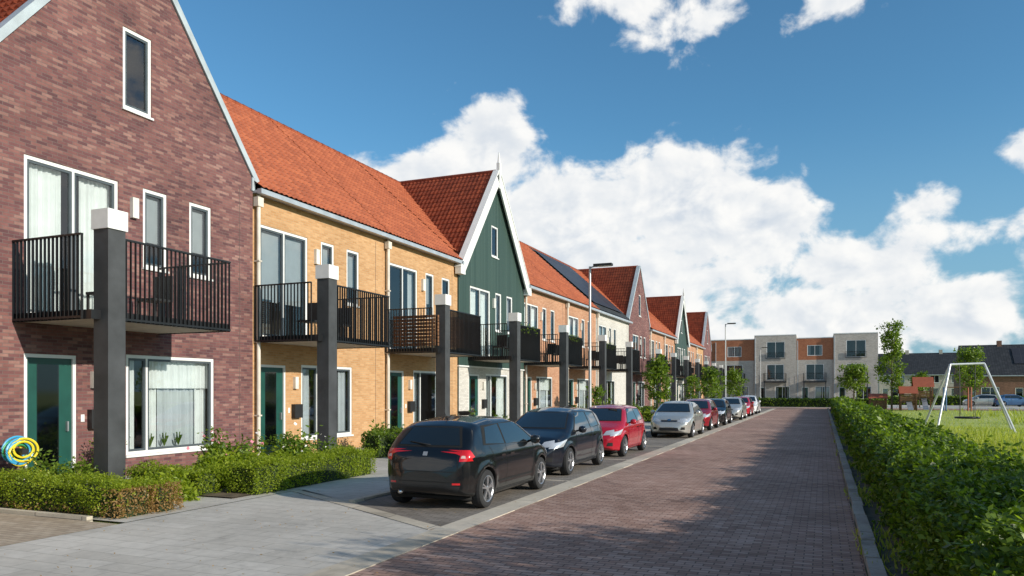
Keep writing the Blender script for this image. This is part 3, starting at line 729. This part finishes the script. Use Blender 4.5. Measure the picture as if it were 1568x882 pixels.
def make_car_type(kind):
    if kind=='hatch':
        Lc,W=3.97,.84
        top=[(0,.62),(.03,.80),(.10,.93),(.19,1.03),(.46,1.32),(.66,1.395),(1.3,1.455),(2.0,1.44),(2.35,1.37),(3.08,.99),(3.5,.88),(3.78,.76),(3.92,.62),(3.97,.46)]
        rw,fw=.64,3.13; tw=(1.0,1.29)
    elif kind=='sedan':
        Lc,W=4.25,.85
        top=[(0,.56),(.04,.80),(.12,.98),(.35,1.03),(.62,1.06),(1.12,1.36),(1.5,1.44),(2.2,1.46),(2.55,1.38),(3.3,1.0),(3.75,.88),(4.05,.76),(4.2,.6),(4.25,.45)]
        rw,fw=.8,3.4; tw=(1.08,1.33)
    else:
        Lc,W=3.85,.84
        top=[(0,.56),(.04,.78),(.1,.98),(.18,1.1),(.36,1.38),(.6,1.46),(1.3,1.50),(1.9,1.48),(2.3,1.40),(3.12,.99),(3.5,.87),(3.7,.75),(3.82,.6),(3.85,.45)]
        rw,fw=.58,3.08; tw=(1.05,1.34)
    bot=[(0,.36),(.12,.25),(.5,.18),(Lc-.5,.18),(Lc-.15,.22),(Lc,.30)]
    pl=[(0,.40),(.025,.55),(.07,.66),(.16,.745),(.32,.80),(.6,.828),(1.2,W),(Lc-1.2,W),(Lc-.6,.815),(Lc-.3,.75),(Lc-.13,.65),(Lc-.05,.54),(Lc,.38)]
    ft,fb,fp=smooth_interp(top,.12),smooth_interp(bot,.1),smooth_interp(pl,.05)
    def hw(x,z):
        zb=.92
        f=np.where(z<=zb,1-.07*((z-.62)/.42)**2*(z<.62)-.03*((z-.62)/.3)**2*(z>=.62),.968-.28*np.clip((z-zb)/.53,0,1.2)**1.1)
        f=f+.014*np.exp(-((z-.84)/.03)**2)-.012*np.exp(-((z-.42)/.06)**2)
        fl=0
        for xx in(rw,fw): fl=fl+.026*np.exp(-((np.hypot(x-xx,z-.32)-.37)/.06)**2)
        return fp(x)*(f+fl)
    t=np.linspace(0,1,120); xs=Lc*(t-.13*np.sin(2*np.pi*t)); rings=[]
    for x in xs:
        tp,bt=float(ft(x)),float(fb(x)); zs=max(bt+.05,tp-.14); pts=[(0,bt),(.6*float(hw(x,bt)),bt),(float(hw(x,bt))-.03,bt)]
        for k in range(22):
            z=bt+.03+(zs-bt-.03)*k/21; pts.append((float(hw(x,z)),z))
        y0=float(hw(x,zs)); q0=min(.24,y0*.4); P0=np.array([y0,zs]);P1=np.array([y0-.04,tp-.035]);P2=np.array([y0-q0,tp-.022])
        for k in range(1,7):
            q=k/6; pts.append(tuple((1-q)**2*P0+2*q*(1-q)*P1+q*q*P2))
        for k in range(1,6):
            q=1-k/5; pts.append((q*(y0-q0),tp-.022*q*q))
        rings.append(pts)
    V=[];F=[];full=[]
    for i,x in enumerate(xs):
        r=[(x,-y,z) for (y,z) in rings[i]]+[(x,y,z) for (y,z) in rings[i][1:-1][::-1]]
        full.append(r)
    K=len(full[0])
    for r in full: V+=r
    for i in range(len(full)-1):
        for k in range(K):
            k2=(k+1)%K; F.append((i*K+k,i*K+k2,(i+1)*K+k2,(i+1)*K+k))
    F.append(tuple(range(K))[::-1]); F.append(tuple((len(full)-1)*K+k for k in range(K)))
    me=bpy.data.meshes.new('car_body'); me.from_pydata(V,[],F)
    me.materials.append(bpy.data.materials['car_paint_default']); me.materials.append(M['seam'])
    bm=bmesh.new(); bm.from_mesh(me); bmesh.ops.recalc_face_normals(bm,faces=bm.faces); bm.to_mesh(me); bm.free()
    bvh=BVHTree.FromPolygons([v.co.copy() for v in me.vertices],[tuple(p.vertices) for p in me.polygons])
    o=bpy.data.objects.new('tmpbody',me); COL.objects.link(o); cut=[]
    R=.34
    for xx in(rw,fw):
        for s in(-1,1):
            cb=bmesh.new(); bmesh.ops.create_cone(cb,cap_ends=True,segments=40,radius1=R,radius2=R,depth=.5,matrix=Matrix.Translation((xx,s*.83,.325))@Matrix.Rotation(math.pi/2,4,'X'))
            cm=bpy.data.meshes.new('c'); cb.to_mesh(cm); cb.free(); cm.materials.append(bpy.data.materials['car_paint_default']); cm.materials.append(M['seam'])
            for p in cm.polygons: p.material_index=1
            co=bpy.data.objects.new('c',cm); COL.objects.link(co); cut.append(co)
            bo=o.modifiers.new('b','BOOLEAN'); bo.operation='DIFFERENCE'; bo.object=co; bo.solver='EXACT'
    bpy.context.view_layer.update(); dg=bpy.context.evaluated_depsgraph_get()
    body=bpy.data.meshes.new_from_object(o.evaluated_get(dg)); bpy.data.objects.remove(o)
    for c in cut: bpy.data.objects.remove(c)
    for p in body.polygons: p.use_smooth=(p.material_index==0 and len(p.vertices)<20)
    T=MB()
    def patch(dr,q,mat,off=.004,nu=14,nv=8):
        (a,b,c,d)=q
        G=[]
        for j in range(nv+1):
            row=[]
            for i in range(nu+1):
                u,v=i/nu,j/nv
                p=[(a[k]*(1-u)+b[k]*u)*(1-v)+(d[k]*(1-u)+c[k]*u)*v for k in(0,1)]
                if dr=='rear': org,dd=Vector((-1,p[0],p[1])),Vector((1,0,0))
                elif dr=='front': org,dd=Vector((Lc+1,p[0],p[1])),Vector((-1,0,0))
                elif dr=='left': org,dd=Vector((p[0],2,p[1])),Vector((0,-1,0))
                elif dr=='right': org,dd=Vector((p[0],-2,p[1])),Vector((0,1,0))
                else: org,dd=Vector((p[0],p[1],3)),Vector((0,0,-1))
                h=bvh.ray_cast(org,dd)
                if h[0] is None: row.append(None)
                else:
                    n=h[1] if h[1].dot(dd)<0 else -h[1]; row.append(h[0]+n*off)
            G.append(row)
        for j in range(nv):
            for i in range(nu):
                qq=[G[j][i],G[j][i+1],G[j+1][i+1],G[j+1][i]]
                if all(x is not None for x in qq): T.poly(qq,mat)
    s=(fw-rw)/2.49; X=lambda v: rw+(v-.64)*s
    tz=1.345 if kind!='tall' else 1.39
    rx=.78 if kind=='hatch' else (1.1 if kind=='sedan' else .62)
    for side in('left','right'):
        patch(side,((X(.60) if kind!='sedan' else .95,1.01),(X(2.86),.945),(X(2.2),tz+.005),(rx,tz-.03)),'seam',.003,24,8)
        patch(side,((X(.70) if kind!='sedan' else 1.05,1.03),(X(1.42),.99),(X(1.42),tz-.025),(rx+.1,tz-.06)),'carglass',.006)
        patch(side,((X(1.48),.985),(X(2.76),.965),(X(2.17),tz-.02),(X(1.48),tz-.02)),'carglass',.006)
        for xa,xb,za,zb in((1.44,1.452,.3,.97),(2.68,2.70,.34,.93)): patch(side,((X(xa),za),(X(xb),za),(X(xb),zb),(X(xa),zb)),'seam',.002,1,14)
        patch(side,((X(.98),.72),(X(.99),.72),(X(.8),.99),(X(.785),.99)),'seam',.002,1,8)
        patch(side,((X(1.02),.25),(X(2.75),.25),(X(2.75),.262),(X(1.02),.262)),'seam',.002,20,1)
        for xh in(1.55,.98+.18): patch(side,((X(xh),.80),(X(xh)+.17,.80),(X(xh)+.17,.83),(X(xh),.83)),'chrome' if kind!='hatch' else 'paintref',.022,4,1)
        patch(side,((.10,.79),(.27,.85),(.21,.955),(.11,.955)),'tail',.006,8,6)
        patch(side,((Lc-.42,.66),(Lc-.10,.62),(Lc-.17,.73),(Lc-.60,.81)),'head',.006,8,6)
        if kind=='hatch': patch(side,((X(1.1),.37),(X(2.65),.37),(X(2.65),.40),(X(1.1),.40)),'seam',.003,16,1)
    patch('rear',((-.60,tw[0]-.01),(.60,tw[0]-.01),(.46,tw[1]+.02),(-.46,tw[1]+.02)),'seam',.003)
    patch('rear',((-.55,tw[0]+.02),(.55,tw[0]+.02),(.42,tw[1]),(-.42,tw[1])),'carglass',.007)
    for sg in(-1,1):
        patch('rear',((sg*.60,.78),(sg*.765,.79),(sg*.72,.955),(sg*.61,.945)),'tail',.008,10,6)
        patch('rear',((sg*.62,.83),(sg*.69,.83),(sg*.68,.87),(sg*.63,.87)),'tailw',.011,4,3)
        patch('rear',((sg*.5,.42),(sg*.62,.42),(sg*.62,.45),(sg*.5,.45)),'tail',.006,4,2)
        patch('rear',((sg*.58,.62),(sg*.592,.62),(sg*.57,.98),(sg*.558,.98)),'seam',.003,1,10)
        patch('front',((sg*.34,.64),(sg*.66,.66),(sg*.62,.80),(sg*.42,.76)),'head',.008,10,6)
        patch('front',((sg*.46,.34),(sg*.62,.34),(sg*.62,.44),(sg*.50,.44)),'seam',.006,5,4)
    patch('rear',((-.6,.615),(.6,.615),(.6,.627),(-.6,.627)),'seam',.003,14,1)
    patch('rear',((-.58,.30),(.58,.30),(.62,.40),(-.62,.40)),'black',.006,14,3)
    patch('rear',((-.45,.455),(.45,.455),(.45,.465),(-.45,.465)),'seam',.004,10,1)
    patch('rear',((-.04,.86),(.04,.86),(.04,.92),(-.04,.92)),'steel',.009,4,4)
    wb=(1.03,1.33) if kind!='tall' else (1.04,1.37)
    patch('front',((-.68,wb[0]-.015),(.68,wb[0]-.015),(.52,wb[1]+.02),(-.52,wb[1]+.02)),'seam',.003,16,10)
    patch('front',((-.65,wb[0]+.005),(.65,wb[0]+.005),(.50,wb[1]),(-.50,wb[1])),'carglass',.007,16,10)
    patch('front',((-.3,.64),(.3,.64),(.33,.71),(-.33,.71)),'seam',.006,10,3); patch('front',((-.31,.66),(.31,.66),(.31,.668),(-.31,.668)),'chrome',.01,10,1)
    patch('front',((-.4,.30),(.4,.30),(.36,.42),(-.36,.42)),'black',.006,10,4)
    patch('front',((-.06,.69),(.06,.69),(.06,.75),(-.06,.75)),'chrome',.012,4,4)
    T.tube([(.85,0,1.40),(.68,0,1.58)],[.008,.004],'black',5)
    T.beam((.15,-.05,tw[0]+.03),(.22,.35,tw[0]+.07),.015,.015,'black')
    for sg in(-1,1):
        T.lathe((X(2.55),0,1.0),[(sg*.84,.02),(sg*.86,.065),(sg*.93,.085),(sg*1.0,.07),(sg*1.02,.02)],'paintref',12); T.beam((X(2.58),sg*.78,.96),(X(2.55),sg*.88,.98),.05,.04,'black')
        T.poly([(X(2.55)-.086,sg*(.93)+.05,.95),(X(2.55)-.086,sg*.93-.05,.95),(X(2.55)-.086,sg*.93-.05,1.05),(X(2.55)-.086,sg*.93+.05,1.05)],'carglass')
    T.tube([(.02,.44,.27),(.2,.44,.27)],.03,'chrome',10)
    T.box(.3,Lc-.3,-.68,.68,.15,.22,'seam')
    wheels=MB()
    for xx in(rw,fw):
        for sg in(-1,1):
            c=(xx,sg*.735,.31); o1=sg*.1
            wheels.lathe(c,[(-o1,.2),(-o1,.27),(-o1*.85,.30),(-o1*.4,.31),(o1*.4,.31),(o1*.85,.30),(o1,.275),(o1*1.03,.215)],'tyre',32)
            wheels.lathe(c,[(o1*1.0,.222),(o1*1.04,.212),(o1*.9,.198),(o1*.2,.19),(o1*.15,.0)],'alloy' ,32)
            wheels.lathe(c,[(o1*.30,.192),(o1*.30,.0)],'seam',24)
            wheels.lathe(c,[(o1*.95,.05),(o1*1.0,.035),(o1*1.0,.0)],'alloy',16); wheels.lathe(c,[(o1*.3,.05),(o1*.95,.05)],'alloy',16)
            for k in range(5):
                for dd in(-.14,.14):
                    a=k*2*math.pi/5+.3; p0=Vector((c[0]+.03*math.cos(a),c[1]+o1*.82,c[2]+.03*math.sin(a))); a2=a+dd
                    p1=Vector((c[0]+.205*math.cos(a2),c[1]+o1*.88,c[2]+.205*math.sin(a2))); wheels.beam(p0,p1,.03,.026,'alloy',side=(0,1,0))
    return dict(body=body,trim=T,wheels=wheels,L=Lc)
M['paintref']=simple('car_paint_default',(.1,.1,.1),.3,coat=1)
types={k:make_car_type(k) for k in('hatch','sedan','tall')}
def trim_mesh(tp):
    o=tp['trim'].obj('t',weld=True); me=o.data; bpy.data.objects.remove(o); o=tp['wheels'].obj('t',weld=True,smooth=False); mw=o.data; bpy.data.objects.remove(o)
    me.polygons.foreach_set('use_smooth',[True]*len(me.polygons))
    return me,mw
for k in types: types[k]['tm'],types[k]['wm']=trim_mesh(types[k])
def car(kind,x,y,front_away,pm,scale=1,name='parked_car',rz=None):
    tp=types[kind]; r=(math.pi/2 if front_away else -math.pi/2) if rz is None else rz
    e=empty(name,(x,y,0),r); e.scale=(scale,)*3
    for nm,me in(('body',tp['body']),('glass_lights_and_trim',tp['tm']),('wheels',tp['wm'])):
        o=bpy.data.objects.new(nm,me); COL.objects.link(o); o.parent=e; o.location=(-tp['L']/2,0,.006)
        for i,ms in enumerate(o.material_slots):
            if ms.material and ms.material.name.startswith('car_paint_default'): ms.link='OBJECT'; ms.material=pm
    return e
pb=paint('black_car_paint',(.004,.0045,.005),0,.3); pn=paint('navy_car_paint',(.006,.009,.016),.1,.3); pr=paint('red_car_paint',(.42,.01,.025),.1,.25)
ps=paint('silver_car_paint',(.56,.545,.50),.6,.3); pr2=paint('dark_red_car_paint',(.3,.01,.02)); pg=paint('grey_car_paint',(.35,.37,.38),.5); pw=paint('white_car_paint',(.7,.7,.7),0); pbl=paint('blue_car_paint',(.05,.12,.25))
car('hatch',-5.83,12.4,True,pb)
car('tall',-6.05,17.2,False,pn)
car('tall',-6.05,22.3,False,pr,.98)
car('sedan',-5.65,32.0,False,ps)
car('tall',-5.75,38.0,False,pr2)
car('hatch',-5.7,43.5,False,pb)
car('sedan',-5.6,51.5,False,ps)
car('hatch',-5.7,58.5,False,pr)
car('tall',-5.7,65,False,pw)
for i,(x,pm_) in enumerate(((17.5,ps),(20.5,pbl),(24,pg),(28,pw),(32,pb),(36,pr))): car(('hatch','sedan','tall')[i%3],x,104,True,pm_,rz=.3 if i%2 else math.pi)

# ------------------------------------------------------------ street furniture
def lamp(x,y,h):
    e=empty('street_lamp',(x,y,0)); mb=MB()
    mb.tube([(0,0,0),(0,0,1.1)],[.085,.085],'steel',12); mb.tube([(0,0,1.1),(0,0,h)],[.06,.04],'steel',12)
    mb.tube([(0,0,h-.04),(.35,0,h+.04)],.025,'steel',8)
    mb.obj('pole',e,smooth=True)
    hd=MB(); hd.box(.15,.8,-.12,.12,h-.01,h+.07,'black'); hd.box(.3,.76,-.09,.09,h-.025,h-.012,'lampw'); hd.obj('lamp_head',e,bevel=.02)
lamp(-7.55,25.4,6.25); lamp(-7.3,63,7.3); lamp(-7.3,100,7.3)
e=empty('swing_set',(6.4,41.6,0)); mb=MB()
A=Vector((-.75,-.25,3.15));B=Vector((.75,.3,3.2))
for p,qs in((A,((-1.45,-1.4),(-1.75,1.2))),(B,((1.75,-1.0),(2.1,1.5)))):
    for q in qs: mb.tube([p,(q[0],q[1],-.03)],.05,'lsteel',8)
mb.tube([A,B],.05,'lsteel',8)
mb.obj('frame',e,smooth=True)
mb=MB(); 
for s in(-.35,.35):
    for d in(-.2,.2): mb.tube([(s,s*.37,3.1),(s*.9+.0,s*.37+d,.62)],.012,'black',5)
pts=[(.5*math.cos(t),.5*math.sin(t),.6) for t in np.linspace(0,2*math.pi,25)]; mb.tube(pts,.05,'black',6)
for k in range(-3,4): mb.tube([(k*.13,-math.sqrt(.25-(k*.13)**2),.58),(k*.13,math.sqrt(.25-(k*.13)**2),.58)],.012,'black',4); mb.tube([(-math.sqrt(.25-(k*.13)**2),k*.13,.58),(math.sqrt(.25-(k*.13)**2),k*.13,.58)],.012,'black',4)
mb.obj('basket_seat',e)
def play(x,y,w,h,slide=True):
    e=empty('playground_tower' if slide else 'wooden_playhouse',(x,y,0)); mb=MB(); s=w/2
    for a in(-s,s):
        for b in(-s,s): mb.box(a-.06,a+.06,b-.06,b+.06,0,h*.72,'wood')
    f=h*.32 if slide else .1
    mb.box(-s+.061,s-.061,-s+.061,s-.061,f,f+.1,'wood'); 
    for k in range(5):
        z=f+.15+k*.14; mb.box(-s+.06,s-.06,-s-.03,-s+.0,z,z+.11,'wood'); mb.box(-s-.03,-s,-s+.07,s-.06,z,z+.11,'wood'); mb.box(s,s+.03,-s+.07,s-.06,z,z+.11,'wood')
    z=h*.7; r=s+.15
    mb.poly([(-r,-r,z),(r,-r,z),(r,0,h),(-r,0,h)],'redplay'); mb.poly([(-r,r,z),(r,r,z),(r,0,h),(-r,0,h)],'redplay')
    mb.poly([(-s,-s,z),(-s,s,z),(-s,0,h-.05)],'wood'); mb.poly([(s,-s,z),(s,s,z),(s,0,h-.05)],'wood')
    if slide:
        mb.beam((0,-s-.1,f+.1),(0,-s-2.0,.1),.45,.05,'steel',side=(1,0,0))
        for k in range(5): mb.box(-s-.35+k*.06,-s-.3+k*.06,-.25,.25,.2+k*.2,.24+k*.2,'wood')
    mb.obj('frame_and_roof',e)
play(8.9,82,1.5,3.2); play(5.0,82,1.4,1.6,False); play(7.5,80.5,1.3,2.3,True)
e=empty('climbing_frame',(11.5,80,0)); mb=MB()
for a in(-1,1):
    for b in(-.8,.8): mb.tube([(a,b,0),(a,b,2.2)],.07,'redplay' if a>0 else 'blueplay',6)
mb.tube([(-1,-.8,2.2),(1,-.8,2.2)],.05,'wood',6); mb.tube([(-1,.8,2.2),(1,.8,2.2)],.05,'wood',6)
for k in range(6): mb.tube([(-1+.4*k,-.8,2.2),(-1+.4*k,.8,2.2)],.03,'steel',6)
mb.obj('frame',e)
e=empty('garden_hose_reel',(-13.75,9.3,0)); mb=MB()
hr=random.Random(3)
for k,c in enumerate(((.75,.6,.03),(.05,.35,.6),(.05,.4,.15),(.75,.6,.03),(.05,.35,.6),(.75,.6,.03))):
    nm='hose%d'%k; M[nm]=simple('hose_plastic_%d'%k,c,.4)
    for j in range(2):
        r=hr.uniform(.14,.27); cy=hr.uniform(-.05,.05); cz=hr.uniform(.72,.82); tl=hr.uniform(-.25,.25); sq=hr.uniform(.75,1)
        mb.tube([(.03*k+tl*r*math.cos(t_),cy+r*math.cos(t_),cz+sq*r*math.sin(t_)) for t_ in np.linspace(0,2*math.pi,29)],.022,nm,6)
mb.tube([(-.1,0,.78),(.26,0,.78)],.06,'black',12); mb.beam((.05,0,.78),(.05,.25,.03),.05,.04,'black'); mb.beam((.05,0,.78),(.05,-.25,.03),.05,.04,'black')
mb.tube([(.1,.2,.7),(.2,.35,.35),(.3,.3,.1),(.5,.1,.05)],.017,'hose0',6)
mb.obj('hose_coils',e,smooth=True)
e=empty('round_planter',(-13.7,11.2,0)); mb=MB(); mb.lathe((0,0,.03),[(0,.16),(.45,.24),(.47,.24),(.44,.2)],'black',20,'z'); mb.obj('pot',e,smooth=True); leaves('leaves',rng.normal(size=(600,3))*.13+np.array([0,0,.7]),.035,'treeleaf',e)
def bin_(x,y):
    e=empty('wheelie_bin',(x,y,0)); mb=MB(); 
    p=[(-.24,-.28),(.24,-.28),(.24,.28),(-.24,.28)]
    lo=[(a*.8,b*.8,.1) for a,b in p]; hi=[(a,b,.98) for a,b in p]
    for i in range(4): mb.poly([lo[i],lo[(i+1)%4],hi[(i+1)%4],hi[i]],'black')
    mb.poly(lo[::-1],'black'); mb.box(-.27,.27,-.31,.31,.98,1.05,'black'); 
    for s in(-.22,.22): mb.lathe((s,.2,.12),[(-.03,.0),(-.03,.12),(.03,.12),(.03,0)],'tyre',16)
    mb.obj('bin_body',e,bevel=.01)
bin_(-13.6,28.0); bin_(-13.6,41.8)

# ------------------------------------------------------------ sun, sky, camera
EL=math.radians(20); trav=Vector((-math.cos(EL)*.989,math.cos(EL)*.148,-math.sin(EL)))
ld=bpy.data.lights.new('sun','SUN'); ld.energy=5.0; ld.angle=math.radians(.5); ld.color=(1,.93,.81)
lo=bpy.data.objects.new('sun',ld); COL.objects.link(lo); lo.rotation_euler=trav.to_track_quat('-Z','Y').to_euler(); lo.location=(30,0,20)
w=bpy.data.worlds.new('World'); scene.world=w; w.use_nodes=True; t=NT(w.node_tree); bg=w.node_tree.nodes['Background']
sky=t.n('ShaderNodeTexSky'); sky.sky_type='NISHITA'; sky.sun_disc=False; sky.sun_elevation=EL; sky.sun_rotation=math.atan2(.989,-.148); sky.ozone_density=1.5; sky.dust_density=.6
tc=t.n('ShaderNodeTexCoord'); dirv=tc.outputs['Generated']; sp=t.n('ShaderNodeSeparateXYZ'); t.l(dirv,sp.inputs[0])
az=t.m('MULTIPLY',t.m('ARCTAN2',sp.outputs[0],sp.outputs[1]),57.2958); el=t.m('MULTIPLY',t.m('ARCSINE',sp.outputs[2]),57.2958)
cb=t.n('ShaderNodeCombineXYZ'); t.l(az,cb.inputs[0]); t.l(el,cb.inputs[1]); P=cb.outputs[0]
blobs=[(-12.5,27,6,2.4,.55),(-9,25.5,4,2,.4),(1,25.5,4.5,1.2,.38),(8.5,26,3,.8,.25),
 (-24.5,17.6,5.0,3.8,1.2),(-30,15.0,6,3.0,1.2),(-18,12.5,9,4.6,1.3),(-9.5,13.6,7,5.2,1.4),(-4.0,12.0,4.6,4.0,1.2),(-17,8,14,5,1.4),
 (2,8.5,6,2.8,.9),(6.5,12.2,4.0,1.2,.45),(10.5,10.5,5,1.5,.5),(1,5,10,3.2,1.1),(8.5,5.0,5,3.2,1.1),(-5,3,14,3,1),(12.5,14.5,2.0,1.4,.6),(18,8,6,4,.9),
 (50,14,18,7,1.1),(95,18,24,9,1.1),(-80,18,20,9,1.1),(150,20,26,12,1.1),(-140,20,30,14,1.1),(40,60,30,9,1.0)]  # this row: clouds outside the view, added for whiter fill and reflections
acc=None
for (a,b,ra,rb_,s) in blobs:
    d=t.vm('LENGTH',t.vm('MULTIPLY',t.vm('SUBTRACT',P,(a,b,0)),(1/ra,1/rb_,0)),(0,0,0)); v=t.m('MULTIPLY',t.m('SUBTRACT',1.0,d),s)
    acc=v if acc is None else t.m('SMOOTH_MAX',acc,v,.2)
acc=t.m('MAXIMUM',acc,-1.0)
Ps=t.vm('MULTIPLY',P,(1,1.25,1))
def dens(vec,dt=7): return t.m('MULTIPLY',t.m('SUBTRACT',t.noise(vec,.24,dt,.56,.2),.5),2.1)
n1=dens(Ps); n2=dens(t.vm('ADD',Ps,(.6,.9,0)),4)
D=t.m('ADD',acc,n1)
cov=t.smooth(D,0,.38)
lit=t.smooth(t.m('SUBTRACT',n1,n2),-.5,.4)
core=t.smooth(D,.2,1.4)
sh=t.m('SUBTRACT',1.0,t.m('MULTIPLY',t.m('SUBTRACT',1.0,lit),t.m('MULTIPLY_ADD',core,.6,.4)))
cc=t.mix(sh,(.53,.62,.74),(1.03,1.02,.995))
cc2=t.vm('MULTIPLY',cc,(8.3,8.3,8.3))
skc=t.vm('MULTIPLY',sky.outputs[0],(.62,1.10,1.30))
hz=t.smooth(el,0,20,.75,0)
skc=t.mix(hz,skc,(2.2,3.7,5.0))
fin=t.mix(t.m('MULTIPLY',cov,.97),skc,cc2)
t.l(fin,bg.inputs[0]); bg.inputs[1].default_value=.118
cd=bpy.data.cameras.new('camera'); co=bpy.data.objects.new('camera',cd); COL.objects.link(co); co.location=(0,0,1.9); co.rotation_euler=(math.pi/2,0,math.radians(22.48))
cd.sensor_width=36; cd.lens=26.4; cd.shift_y=.1001; cd.clip_start=.1; cd.clip_end=3000
scene.camera=co
